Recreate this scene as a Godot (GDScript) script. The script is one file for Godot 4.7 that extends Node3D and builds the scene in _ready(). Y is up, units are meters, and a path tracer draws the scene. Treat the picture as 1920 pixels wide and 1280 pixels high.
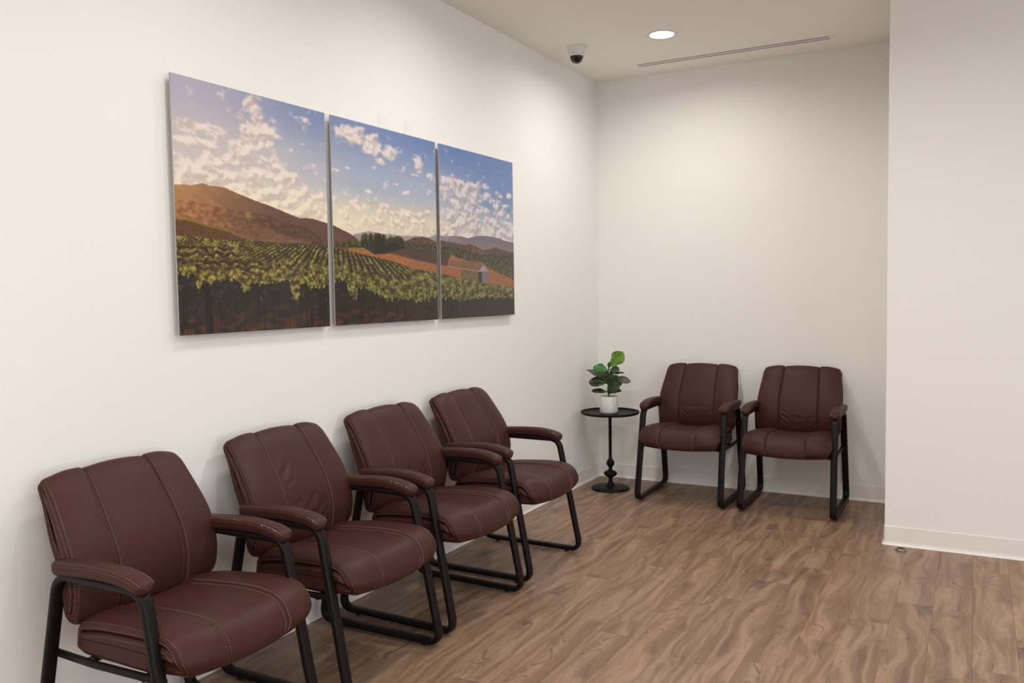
extends Node3D
# A waiting room: four armchairs along the left wall under a three-panel print, two more on the back wall beside a small table with a plant.
# Axes: left wall is x = 0, back wall is z = -BACK, floor is y = 0, metres.

const BACK := 5.931
const CEIL := 2.937
const RW_X := 2.078      # the projecting wall on the right: its free edge ...
const RW_Z := -4.969     # ... and its face
const PLANK_W := 0.1525
const PLANK_L := 1.22

var M := {}
var used := {}

func _ready() -> void:
	# ---- camera
	var cam := Camera3D.new(); cam.name = "camera"
	cam.transform = Transform3D(Basis(Vector3(0.878416, -0.015065, -0.477659), Vector3(-0.014435, 0.998211, -0.058029), Vector3(0.477678, 0.057869, 0.876627)).orthonormalized(), Vector3(2.4925, 1.4, 0.0))
	cam.fov = 43.76; cam.near = 0.05; cam.far = 60.0
	add_child(cam); cam.make_current()
	# ---- sky and exposure
	var we := WorldEnvironment.new(); we.name = "world_environment"
	var env := Environment.new()
	env.background_mode = Environment.BG_COLOR
	env.background_color = Color(0.93, 0.965, 1.0)      # pale daylight for the unseen side opening, placed to light the room
	env.background_energy_multiplier = 2.5
	env.tonemap_mode = Environment.TONE_MAPPER_LINEAR
	env.tonemap_exposure = 1.015
	env.sdfgi_enabled = true; env.ssao_enabled = true; env.ssil_enabled = true
	we.environment = env; add_child(we)
	# ---- lamps. downlights: x, z, strength (only the first, before the back wall, is in the frame; the last three are unseen, placed to brighten the room)
	var lamps := [Vector3(0.812, -5.03, 1.22), Vector3(0.85, -3.45, 0.92), Vector3(1.0, -2.0, 0.84), Vector3(2.08, -3.25, 1.95), Vector3(4.7, -3.28, 0.9), Vector3(4.7, -1.53, 0.9)]
	# unseen ceiling panels behind the camera, placed to light the left wall and chairs
	var unseen_panels := [Vector3(1.15, 0.45, 3.9), Vector3(3.2, 0.45, 3.9)]

	make_materials()
	build_room(lamps)
	build_floor()
	build_trim()
	for i in lamps.size():
		downlight(lamps[i], i)
	for i in unseen_panels.size():
		unseen_ceiling_panel(unseen_panels[i], i)
	build_pictures()
	build_chairs()
	build_table_and_plant()
	build_small_things()

# ------------------------------------------------------------------ naming
func numbered(called: String) -> String:
	if not used.has(called):
		used[called] = 0
		return called
	used[called] += 1
	return "%s_%03d" % [called, used[called]]

func thing(called: String, label: String, category: String, at := Vector3.ZERO, turn := 0.0, group := "") -> Node3D:
	var o := Node3D.new(); o.name = numbered(called); add_child(o)
	o.position = at; o.rotation.y = turn
	tag(o, label, category, group)
	return o

func tag(o: Node, label: String, category: String, group := "") -> void:
	o.set_meta("label", label); o.set_meta("category", category)
	if group != "": o.set_meta("group", group)

func obj(called: String, mesh: Mesh, mat: Material, parent: Node) -> MeshInstance3D:
	var o := MeshInstance3D.new()
	o.name = numbered(called) if parent == self else called
	o.mesh = mesh; o.material_override = mat
	o.cast_shadow = GeometryInstance3D.SHADOW_CASTING_SETTING_ON
	parent.add_child(o, true)
	return o

func struct(called: String, mesh: Mesh, mat: Material) -> MeshInstance3D:
	var o := obj(called, mesh, mat, self)
	o.set_meta("kind", "structure")
	return o

# ------------------------------------------------------------------ mesh helpers
func new_st() -> SurfaceTool:
	var st := SurfaceTool.new(); st.begin(Mesh.PRIMITIVE_TRIANGLES); return st

func done(st: SurfaceTool) -> ArrayMesh:
	st.generate_normals()
	return st.commit()

func quad(st: SurfaceTool, a: Vector3, b: Vector3, c: Vector3, d: Vector3) -> void:
	# a b c d counter-clockwise seen from outside; Godot wants clockwise
	for v in [a, c, b, a, d, c]:
		st.add_vertex(v)

func add_box(st: SurfaceTool, c: Vector3, s: Vector3, bev := 0.0, basis := Basis.IDENTITY) -> void:
	# a box whose twelve edges are chamfered by bev
	st.set_smooth_group(-1)
	var h := s * 0.5
	var b := minf(bev, minf(h.x, minf(h.y, h.z)) * 0.98)
	var f := func(x: float, y: float, z: float) -> Vector3: return c + basis * Vector3(x, y, z)
	for ax in 3:
		for sg in [-1.0, 1.0]:
			var n := Vector3.ZERO; n[ax] = sg
			var u := Vector3.ZERO; u[(ax + 1) % 3] = 1.0
			var v := Vector3.ZERO; v[(ax + 2) % 3] = 1.0
			var hu: float = h[(ax + 1) % 3] - b
			var hv: float = h[(ax + 2) % 3] - b
			var o: Vector3 = n * h[ax]
			var p := [o - u * hu - v * hv, o + u * hu - v * hv, o + u * hu + v * hv, o - u * hu + v * hv]
			if sg < 0: p.reverse()
			quad(st, c + basis * p[0], c + basis * p[1], c + basis * p[2], c + basis * p[3])
	if b <= 0.0: return
	for ax in 3:
		var i1 := (ax + 1) % 3
		var i2 := (ax + 2) % 3
		for s1 in [-1.0, 1.0]:
			for s2 in [-1.0, 1.0]:
				var a := Vector3.ZERO; var bb := Vector3.ZERO
				a[i1] = s1 * h[i1]; a[i2] = s2 * (h[i2] - b)
				bb[i1] = s1 * (h[i1] - b); bb[i2] = s2 * h[i2]
				var e := Vector3.ZERO; e[ax] = h[ax] - b
				var p := [a - e, a + e, bb + e, bb - e]
				if s1 * s2 > 0: p.reverse()
				quad(st, c + basis * p[0], c + basis * p[1], c + basis * p[2], c + basis * p[3])
	for sx in [-1.0, 1.0]:
		for sy in [-1.0, 1.0]:
			for sz in [-1.0, 1.0]:
				var p := [Vector3(sx * h.x, sy * (h.y - b), sz * (h.z - b)), Vector3(sx * (h.x - b), sy * h.y, sz * (h.z - b)), Vector3(sx * (h.x - b), sy * (h.y - b), sz * h.z)]
				if sx * sy * sz < 0: p.reverse()
				for v in [p[0], p[2], p[1]]: st.add_vertex(c + basis * v)

func box_mesh(c: Vector3, s: Vector3, bev := 0.0) -> ArrayMesh:
	var st := new_st(); add_box(st, c, s, bev); return done(st)

func add_grid(st: SurfaceTool, rows: Array, wrap_cols := true, flip := false) -> void:
	# rows of equally many points, joined smoothly; each row may close on itself
	st.set_smooth_group(0)
	var n: int = rows[0].size()
	for r in rows.size() - 1:
		for k in (n if wrap_cols else n - 1):
			var k2 := (k + 1) % n
			var a: Vector3 = rows[r][k]; var b: Vector3 = rows[r][k2]; var c: Vector3 = rows[r + 1][k2]; var d: Vector3 = rows[r + 1][k]
			if flip: quad(st, a, d, c, b)
			else: quad(st, a, b, c, d)

func grid_mesh(rows: Array, wrap_cols := true, flip := false) -> ArrayMesh:
	# the same through an indexed ArrayMesh, quicker for big surfaces
	var n: int = rows[0].size()
	var pts := PackedVector3Array(); var idx := PackedInt32Array()
	for r in rows: pts.append_array(r)
	for r in rows.size() - 1:
		for k in (n if wrap_cols else n - 1):
			var k2 := (k + 1) % n
			var a := r * n + k; var b := r * n + k2; var c := (r + 1) * n + k2; var d := (r + 1) * n + k
			if flip: idx.append_array([a, c, d, a, b, c])
			else: idx.append_array([a, c, b, a, d, c])
	var nor := PackedVector3Array(); nor.resize(pts.size())
	for t in range(0, idx.size(), 3):
		var fn := (pts[idx[t + 2]] - pts[idx[t]]).cross(pts[idx[t + 1]] - pts[idx[t]])
		for q in 3: nor[idx[t + q]] += fn
	for i in nor.size(): nor[i] = nor[i].normalized() if nor[i].length() > 1e-14 else Vector3.UP
	var arr := []; arr.resize(Mesh.ARRAY_MAX)
	arr[Mesh.ARRAY_VERTEX] = pts; arr[Mesh.ARRAY_NORMAL] = nor; arr[Mesh.ARRAY_INDEX] = idx
	var m := ArrayMesh.new(); m.add_surface_from_arrays(Mesh.PRIMITIVE_TRIANGLES, arr)
	return m

func add_lathe(st: SurfaceTool, prof: Array, seg := 40, at := Vector3.ZERO) -> void:
	# prof: (radius, height) from bottom to top along the outside
	var rows := []
	for p in prof:
		var row := PackedVector3Array()
		for k in seg:
			var a := TAU * k / seg
			row.append(at + Vector3(p.x * cos(a), p.y, -p.x * sin(a)))
		rows.append(row)
	add_grid(st, rows)

func lathe(prof: Array, seg := 40, at := Vector3.ZERO) -> ArrayMesh:
	var st := new_st(); add_lathe(st, prof, seg, at); return done(st)

func oval(w: float, h: float, n := 16, pw := 2.6) -> Array:
	# a rounded flat section
	var r := []
	for k in n:
		var a := TAU * k / n
		r.append(Vector2(signf(cos(a)) * pow(absf(cos(a)), 2.0 / pw) * w * 0.5, signf(sin(a)) * pow(absf(sin(a)), 2.0 / pw) * h * 0.5))
	return r

func sweep_rows(path: Array, section: Array, side: Vector3, closed := false) -> Array:
	# section.x runs along `side`, section.y along tangent x side
	var rows := []
	var n := path.size()
	for i in n:
		var t: Vector3
		if closed: t = path[(i + 1) % n] - path[(i - 1 + n) % n]
		else: t = path[mini(i + 1, n - 1)] - path[maxi(i - 1, 0)]
		t = t.normalized()
		var sd := (side - t * side.dot(t)).normalized()
		var up := t.cross(sd)
		var row := PackedVector3Array()
		for q in section: row.append(path[i] + sd * q.x + up * q.y)
		rows.append(row)
	if closed: rows.append(rows[0])
	return rows

func sweep(st: SurfaceTool, path: Array, section: Array, side: Vector3, closed := false) -> void:
	var rows := sweep_rows(path, section, side, closed)
	if not closed:
		for e in [0, rows.size() - 1]:
			var c := Vector3.ZERO
			for v in rows[e]: c += v
			c /= rows[e].size()
			var cap := PackedVector3Array()
			for v in rows[e]: cap.append(c)
			if e == 0: rows.insert(0, cap)
			else: rows.append(cap)
			if e == 0: continue
			break
		var last: PackedVector3Array = rows[rows.size() - 1]
		var c2 := Vector3.ZERO
		for v in last: c2 += v
		c2 /= last.size()
		var cap2 := PackedVector3Array()
		for v in last: cap2.append(c2)
		rows.append(cap2)
	add_grid(st, rows)

func catmull(pts: Array, per := 10, closed := false) -> Array:
	var out := []
	var n := pts.size()
	for i in (n if closed else n - 1):
		var p0 = pts[(i - 1 + n) % n] if closed else pts[maxi(i - 1, 0)]
		var p1 = pts[i]
		var p2 = pts[(i + 1) % n]
		var p3 = pts[(i + 2) % n] if closed else pts[mini(i + 2, n - 1)]
		for q in per:
			var t := float(q) / per
			out.append(0.5 * ((2.0 * p1) + (p2 - p0) * t + (2.0 * p0 - 5.0 * p1 + 4.0 * p2 - p3) * t * t + (3.0 * p1 - p0 - 3.0 * p2 + p3) * t * t * t))
	if not closed: out.append(pts[n - 1])
	return out

func resample(pts: Array, n: int, closed: bool) -> Array:
	var L := [0.0]
	var src := pts.duplicate()
	if closed: src.append(pts[0])
	for i in src.size() - 1: L.append(L[i] + (src[i + 1] - src[i]).length())
	var out := []
	var j := 0
	for k in n:
		var d: float = L[-1] * k / (n if closed else n - 1)
		while j < src.size() - 2 and L[j + 1] < d: j += 1
		var s: float = L[j + 1] - L[j]
		out.append(src[j].lerp(src[j + 1], (d - L[j]) / s if s > 1e-9 else 0.0))
	return out

func rounded(path: Array, radii: Array, closed: bool, seg := 6) -> Array:
	# a polyline with its corners rounded by quadratic arcs
	var out := []
	var n := path.size()
	for i in n:
		if not closed and (i == 0 or i == n - 1):
			out.append(path[i]); continue
		var p: Vector3 = path[i]
		var a: Vector3 = path[(i - 1 + n) % n] - p
		var b: Vector3 = path[(i + 1) % n] - p
		var r: float = radii[i]
		var pa := p + a.normalized() * r
		var pb := p + b.normalized() * r
		for q in seg + 1:
			var t := float(q) / seg
			out.append(pa * (1 - t) * (1 - t) + p * 2 * t * (1 - t) + pb * t * t)
	return out

# ------------------------------------------------------------------ materials
func mat(c: Color, rough := 0.6, metal := 0.0, spec := 0.5) -> StandardMaterial3D:
	var m := StandardMaterial3D.new()
	m.albedo_color = c; m.roughness = rough; m.metallic = metal; m.metallic_specular = spec
	return m

func noise(seed_: int, freq: float, oct := 3, kind := FastNoiseLite.TYPE_SIMPLEX_SMOOTH) -> FastNoiseLite:
	var n := FastNoiseLite.new(); n.seed = seed_; n.frequency = freq; n.noise_type = kind
	n.fractal_octaves = oct
	if oct <= 1: n.fractal_type = FastNoiseLite.FRACTAL_NONE
	return n

func bump_tex(seed_: int, freq: float, strength: float, size := 256) -> NoiseTexture2D:
	var t := NoiseTexture2D.new(); t.width = size; t.height = size; t.seamless = true
	t.noise = noise(seed_, freq, 3); t.as_normal_map = true; t.bump_strength = strength
	return t

func make_materials() -> void:
	M.wall = mat(Color(0.945, 0.935, 0.917), 0.75, 0.0, 0.35)
	M.wall.normal_enabled = true; M.wall.normal_texture = bump_tex(5, 0.05, 2.0); M.wall.normal_scale = 0.05
	M.wall.uv1_triplanar = true; M.wall.uv1_world_triplanar = true; M.wall.uv1_scale = Vector3.ONE * 3.0
	M.ceiling = mat(Color(0.96, 0.942, 0.905), 0.9, 0.0, 0.2)
	M.vinyl = mat(Color(0.935, 0.915, 0.895), 0.4, 0.0, 0.45)
	M.white = mat(Color(0.88, 0.87, 0.85), 0.4)
	M.plate = mat(Color(0.935, 0.925, 0.905), 0.5)
	M.leather = mat(Color(0.260, 0.143, 0.126), 0.47, 0.0, 0.31)
	M.leather.normal_enabled = true; M.leather.normal_texture = bump_tex(11, 0.09, 3.0); M.leather.normal_scale = 0.16
	M.leather.uv1_triplanar = true; M.leather.uv1_scale = Vector3.ONE * 9.0
	M.thread = mat(Color(0.50, 0.395, 0.32), 0.8)
	M.scuff = mat(Color(0.70, 0.62, 0.54), 0.8)
	M.frame = mat(Color(0.085, 0.07, 0.066), 0.42, 0.0, 0.3)
	M.rubber = mat(Color(0.03, 0.03, 0.03), 0.7)
	M.iron = mat(Color(0.07, 0.062, 0.055), 0.45, 0.0, 0.3)
	M.slot = mat(Color(0.27, 0.235, 0.21), 0.9)
	M.pot = mat(Color(0.86, 0.85, 0.83), 0.45)
	M.soil = mat(Color(0.16, 0.11, 0.08), 0.95)
	M.stem = mat(Color(0.30, 0.22, 0.14), 0.8)
	M.glass_dark = mat(Color(0.05, 0.047, 0.045), 0.08)
	M.steel = mat(Color(0.55, 0.52, 0.49), 0.35, 0.9)
	M.acrylic_edge = mat(Color(0.70, 0.69, 0.67), 0.25)
	M.slab = mat(Color(0.25, 0.19, 0.15), 0.6)
	M.reflector = mat(Color(0.85, 0.84, 0.82), 0.3)
	M.glow = mat(Color(1, 1, 1), 0.5)
	M.glow.emission_enabled = true; M.glow.emission = Color(1.0, 0.96, 0.9); M.glow.emission_energy_multiplier = 6.0
	M.unseen_panel_glow = mat(Color(1, 1, 1), 0.5)
	M.unseen_panel_glow.emission_enabled = true; M.unseen_panel_glow.emission = Color(1.0, 0.97, 0.93); M.unseen_panel_glow.emission_energy_multiplier = 1.5

# ------------------------------------------------------------------ room
func build_room(lamps: Array) -> void:
	struct("wall_left", box_mesh(Vector3(-0.1, 1.45, -1.7), Vector3(0.2, 3.2, 8.9)), M.wall)
	struct("wall_back", box_mesh(Vector3(3.0, 1.45, -BACK - 0.1), Vector3(6.4, 3.2, 0.2)), M.wall)
	var st := new_st()
	add_box(st, Vector3((RW_X + 6.1) * 0.5, CEIL * 0.5, (RW_Z - BACK) * 0.5), Vector3(6.1 - RW_X, CEIL, RW_Z + BACK), 0.003)
	struct("wall_right", done(st), M.wall)
	struct("wall_near", box_mesh(Vector3(3.0, 1.45, 2.7), Vector3(6.4, 3.2, 0.2)), M.wall)
	# opposite the left wall, out of view: an unseen opening placed to let soft daylight onto the left side
	var wn := CSGBox3D.new(); wn.name = "wall_side"; wn.size = Vector3(0.2, 3.2, 8.9); wn.position = Vector3(6.1, 1.45, -1.7); wn.material = M.wall
	wn.set_meta("kind", "structure"); add_child(wn)
	var op := CSGBox3D.new(); op.name = "unseen_window_opening"; op.operation = CSGShape3D.OPERATION_SUBTRACTION; op.size = Vector3(0.4, 2.45, 5.6); op.position = Vector3(0, -0.075, 1.1); op.material = M.wall
	wn.add_child(op)
	var wi := Node3D.new(); wi.name = "unseen_window_1"; wi.set_meta("kind", "structure"); wi.position = Vector3(6.1, 0.15, -0.6); add_child(wi)  # unseen frame of the side opening, out of view at the right
	var fs := new_st()
	for k in 5: add_box(fs, Vector3(0, 1.225, -2.775 + 1.3875 * k), Vector3(0.08, 2.45, 0.05), 0.003)
	for y in [0.025, 2.425]: add_box(fs, Vector3(0, y, 0), Vector3(0.079, 0.05, 5.5), 0.003)
	obj("unseen_window_frame", done(fs), M.white, wi)
	# ceiling with the holes of the lamps and the air slots
	var c := CSGBox3D.new(); c.name = "ceiling"; c.size = Vector3(6.4, 0.16, 9.0); c.position = Vector3(3.0, CEIL + 0.08, -1.65); c.material = M.ceiling
	c.set_meta("kind", "structure")
	add_child(c)
	for l in lamps:
		var h := CSGCylinder3D.new(); h.name = "lamp_hole"; h.operation = CSGShape3D.OPERATION_SUBTRACTION
		h.radius = 0.074; h.height = 0.12; h.sides = 40; h.position = Vector3(l.x - 3.0, -0.06, l.y + 1.65); h.material = M.ceiling
		c.add_child(h, true)
	var s := CSGBox3D.new(); s.name = "slot_hole"; s.operation = CSGShape3D.OPERATION_SUBTRACTION
	s.size = Vector3(1.262, 0.1, 0.076); s.position = Vector3(1.06 - 3.0, -0.07, -5.636 + 1.65); s.material = M.ceiling
	c.add_child(s, true)

func base_run(path: Array, side: float, parent: Node, called: String) -> void:
	# coved vinyl base: profile swept along floor points, corners mitred; side = +1 puts the profile to the left of the walking direction
	var prof := [Vector2(0.0, 0.103), Vector2(0.0034, 0.1022), Vector2(0.004, 0.1005), Vector2(0.004, 0.024), Vector2(0.0052, 0.015), Vector2(0.0085, 0.007), Vector2(0.0135, 0.0022), Vector2(0.0145, 0.0004), Vector2(0.0, 0.0004)]
	var rows := []
	for i in path.size():
		var p: Vector3 = path[i]
		var d1: Vector3 = (p - path[i - 1]).normalized() if i > 0 else (path[1] - p).normalized()
		var d2: Vector3 = (path[i + 1] - p).normalized() if i < path.size() - 1 else d1
		var n1 := Vector3(d1.z, 0, -d1.x) * side
		var n2 := Vector3(d2.z, 0, -d2.x) * side
		var m := (n1 + n2) / (1.0 + n1.dot(n2))
		var row := PackedVector3Array()
		for q in prof: row.append(p + m * q.x + Vector3(0, q.y, 0))
		rows.append(row)
	var st := new_st()
	st.set_smooth_group(-1)
	for r in rows.size() - 1:
		for k in prof.size() - 1:
			if side > 0: quad(st, rows[r][k + 1], rows[r][k], rows[r + 1][k], rows[r + 1][k + 1])
			else: quad(st, rows[r][k], rows[r][k + 1], rows[r + 1][k + 1], rows[r + 1][k])
	var o := obj(called, done(st), M.vinyl, parent)
	if parent == self: o.set_meta("kind", "structure")

func build_trim() -> void:
	base_run([Vector3(0, 0, -BACK), Vector3(0, 0, 2.6)], 1.0, self, "baseboard_left")
	# the back run shows a joint between the two chairs
	var b := Node3D.new(); b.name = "baseboard_back"; b.set_meta("kind", "structure"); add_child(b)
	base_run([Vector3(0.0, 0, -BACK), Vector3(1.318, 0, -BACK)], -1.0, b, "baseboard_length")
	base_run([Vector3(1.320, 0, -BACK), Vector3(RW_X, 0, -BACK)], -1.0, b, "baseboard_length")
	base_run([Vector3(RW_X, 0, -BACK), Vector3(RW_X, 0, RW_Z - 0.006), Vector3(RW_X + 0.006, 0, RW_Z), Vector3(6.0, 0, RW_Z)], -1.0, self, "baseboard_right")

# ------------------------------------------------------------------ floor
func wood_image() -> Image:
	# eight plank faces side by side: grain that flows and swirls, dark mineral streaks, fine fibre
	var W := 1024; var H := 1024; var SW := 128
	var img := Image.create(W, H, false, Image.FORMAT_RGB8)
	var nf := noise(21, 1.0, 2); var nw := noise(22, 1.0, 2); var nt := noise(23, 1.0, 3); var nl := noise(24, 1.0, 2); var nm := noise(25, 1.0, 2); var nfi := noise(26, 1.0, 2)
	var buf := PackedByteArray(); buf.resize(W * H * 3)
	var base := Vector3(0.545, 0.435, 0.35); var light := Vector3(0.635, 0.52, 0.425); var dark := Vector3(0.44, 0.34, 0.27); var streak := Vector3(0.36, 0.27, 0.24)
	for y in H:
		var l := float(y) / H * PLANK_L
		for x in W:
			var s := x / SW
			var a := float(x % SW) / SW * PLANK_W
			var o := s * 17.3
			var wx := nw.get_noise_3d(a * 5.0, l * 1.7, o)
			var wy := nw.get_noise_3d(a * 6.0 + 40.0, l * 1.9, o)
			var aa := a + wx * 0.05
			var ll := l + wy * 0.16
			var f := nf.get_noise_3d(aa * 9.0, ll * 1.3, o + 5.0)
			var g := f * 6.0
			g = g - floorf(g)
			var ring := g * g * (1.0 - smoothstep(0.80, 1.0, g))
			var tone := nt.get_noise_3d(aa * 18.0, ll * 1.5, o + 9.0)
			var fib := nfi.get_noise_3d(aa * 200.0, ll * 12.0, o)
			var ln := absf(nl.get_noise_3d(aa * 9.0, ll * 2.4, o + 2.0) - 0.08)
			var mk := nm.get_noise_3d(aa * 9.0, ll * 2.6, o + 31.0)
			var line := (1.0 - smoothstep(0.0, 0.05, ln)) * smoothstep(0.05, 0.35, mk)
			var blot := smoothstep(0.30, 0.62, nm.get_noise_3d(aa * 11.0 + 7.0, ll * 3.2, o + 60.0))
			var c := base.lerp(light, clampf(0.40 + tone * 1.35, 0.0, 1.0))
			c = c.lerp(dark, clampf(ring * 0.30 - tone * 0.48, 0.0, 0.8))
			c = c.lerp(streak, clampf(line * 0.62 + blot * 0.34, 0.0, 0.75))
			c *= 1.0 + fib * 0.09
			var i := (y * W + x) * 3
			buf[i] = clampi(int(c.x * 255.0), 0, 255); buf[i + 1] = clampi(int(c.y * 255.0), 0, 255); buf[i + 2] = clampi(int(c.z * 255.0), 0, 255)
	return Image.create_from_data(W, H, false, Image.FORMAT_RGB8, buf)

func build_floor() -> void:
	var slab := struct("floor", box_mesh(Vector3(3.0, -0.075, -1.65), Vector3(6.4, 0.142, 9.0)), M.slab)
	var img := wood_image()
	img.generate_mipmaps()
	var tex := ImageTexture.create_from_image(img)
	var woods := []
	for t in [Color(1, 1, 1), Color(0.975, 0.97, 0.965), Color(1.0, 0.985, 0.965), Color(0.95, 0.94, 0.935), Color(0.98, 0.97, 0.975)]:
		var m := mat(t, 0.38, 0.0, 0.4); m.albedo_texture = tex
		woods.append(m)
	var rng := RandomNumberGenerator.new(); rng.seed = 77
	var gap := 0.0002
	var bev := 0.0005
	var first := -16
	for col in range(-17, 13):
		var x0 := maxf(2.503 + PLANK_W * col, 0.001)
		var x1 := 2.503 + PLANK_W * (col + 1)
		if x1 < 0.01: continue
		var cut_l := x0 - (2.503 + PLANK_W * col)
		var off := -4.682 - 0.305 * col + rng.randf_range(-0.03, 0.03)
		# pieces of this column: [left, right, back end]; the column at the free edge of the right wall is notched round it
		var runs := [[x0, x1, -BACK + 0.001]]
		if x0 >= RW_X: runs = [[x0, x1, RW_Z + 0.001]]
		elif x1 > RW_X: runs = [[x0, RW_X - 0.001, -BACK + 0.001], [x0, x1, RW_Z + 0.001]]
		for run in runs: for j in range(-8, 12):
			var za: float = off + j * PLANK_L
			var zb := za + PLANK_L
			var ca := maxf(za, run[2]); var cb := minf(zb, 0.3 if run[1] == x1 else RW_Z)
			if cb - ca < 0.02: continue
			var s := rng.randi_range(0, 7)
			var fx := rng.randf() < 0.5; var fz := rng.randf() < 0.5
			var uvf := func(v: Vector3) -> Vector2:
				var u: float = clampf((v.x - x0 + cut_l) / PLANK_W, 0.01, 0.99)
				var w: float = clampf((v.z - za) / PLANK_L, 0.002, 0.998)
				if fx: u = 1.0 - u
				if fz: w = 1.0 - w
				return Vector2((s + u) / 8.0, w)
			var st := new_st(); st.set_smooth_group(-1)
			var X0 := x0 + gap; var X1: float = run[1] - gap; var Z0 := ca + gap; var Z1 := cb - gap
			var T := [Vector3(X0 + bev, 0, Z1 - bev), Vector3(X1 - bev, 0, Z1 - bev), Vector3(X1 - bev, 0, Z0 + bev), Vector3(X0 + bev, 0, Z0 + bev)]
			var U := [Vector3(X0, -bev, Z1), Vector3(X1, -bev, Z1), Vector3(X1, -bev, Z0), Vector3(X0, -bev, Z0)]
			var V := [Vector3(X0, -0.004, Z1), Vector3(X1, -0.004, Z1), Vector3(X1, -0.004, Z0), Vector3(X0, -0.004, Z0)]
			var qs := [[T[0], T[1], T[2], T[3]]]
			for e in 4:
				qs.append([U[e], U[(e + 1) % 4], T[(e + 1) % 4], T[e]])
				qs.append([V[e], V[(e + 1) % 4], U[(e + 1) % 4], U[e]])
			for q in qs:
				for k in [0, 2, 1, 0, 3, 2]:
					st.set_uv(uvf.call(q[k])); st.add_vertex(q[k])
			obj("plank", done(st), woods[rng.randi_range(0, woods.size() - 1)], slab)

# ------------------------------------------------------------------ lamps
func downlight(at: Vector3, i: int) -> void:
	var label: String = ["round recessed ceiling downlight glowing before the back wall, near the dome camera", "round recessed ceiling downlight washing the wall above the middle print panel", "round recessed ceiling downlight washing the wall above the nearest print panel", "round ceiling downlight out of view, placed to light the back wall beside the projecting wall", "round ceiling downlight out of view at far right, placed to brighten the room, the farther one", "round ceiling downlight out of view at far right, placed to brighten the room, the nearer one"][i]
	var t := thing("downlight", label, "ceiling light", Vector3(at.x, CEIL, at.y), 0.0, "round ceiling downlights")
	obj("trim_ring", lathe([Vector2(0.069, 0.0), Vector2(0.070, -0.0035), Vector2(0.075, -0.0045), Vector2(0.092, -0.003), Vector2(0.0955, -0.0005), Vector2(0.0955, 0.0)], 48), M.white, t)
	obj("reflector", lathe([Vector2(0.069, -0.002), Vector2(0.0675, 0.01), Vector2(0.064, 0.024), Vector2(0.071, 0.03), Vector2(0.0725, 0.0)], 48), M.reflector, t)
	var lens := lathe([Vector2(0.0, 0.0185), Vector2(0.03, 0.0185), Vector2(0.055, 0.0195), Vector2(0.0645, 0.022), Vector2(0.0645, 0.026), Vector2(0.0, 0.026)], 40)
	obj("lens", lens, M.glow, t)
	var l := AreaLight3D.new(); l.name = "lamp"
	l.area_size = Vector2(0.10, 0.10)
	l.rotation.x = -PI / 2; l.position.y = 0.012
	l.light_color = Color(1.0, 0.988, 0.972)
	l.light_energy = at.z
	l.area_range = 12.0; l.area_attenuation = 2.0
	l.shadow_enabled = true
	t.add_child(l)

func unseen_ceiling_panel(at: Vector3, i: int) -> void:  # a panel out of view, placed for the light it throws forward
	var t := thing("unseen_ceiling_panel", ["unseen ceiling light panel behind the camera, placed to light the left wall", "unseen ceiling light panel behind the camera, placed to light the middle of the room"][i], "ceiling light", Vector3(at.x, CEIL, at.y), 0.0, "unseen ceiling light panels")
	var st := new_st()
	for x in [-0.292, 0.292]: add_box(st, Vector3(x, -0.006, 0), Vector3(0.02, 0.012, 1.204), 0.002)
	for z in [-0.592, 0.592]: add_box(st, Vector3(0, -0.006, z), Vector3(0.564, 0.0118, 0.02), 0.002)
	obj("unseen_panel_frame", done(st), M.white, t)
	obj("unseen_panel_diffuser", box_mesh(Vector3(0, -0.003, 0), Vector3(0.566, 0.005, 1.166), 0.0), M.unseen_panel_glow, t)
	var l := AreaLight3D.new(); l.name = "lamp"
	l.area_size = Vector2(0.55, 1.15)
	l.rotation.x = -PI / 2; l.position.y = -0.010
	l.light_color = Color(1.0, 0.988, 0.972)
	l.light_energy = at.z
	l.area_range = 12.0; l.area_attenuation = 2.0
	l.shadow_enabled = true
	t.add_child(l)

# ------------------------------------------------------------------ the print in three panels
func poly_y(pts: Array, u: float) -> float:
	for i in pts.size() - 1:
		if u <= pts[i + 1].x:
			return lerpf(pts[i].y, pts[i + 1].y, clampf((u - pts[i].x) / maxf(pts[i + 1].x - pts[i].x, 1e-6), 0.0, 1.0))
	return pts[-1].y

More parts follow.
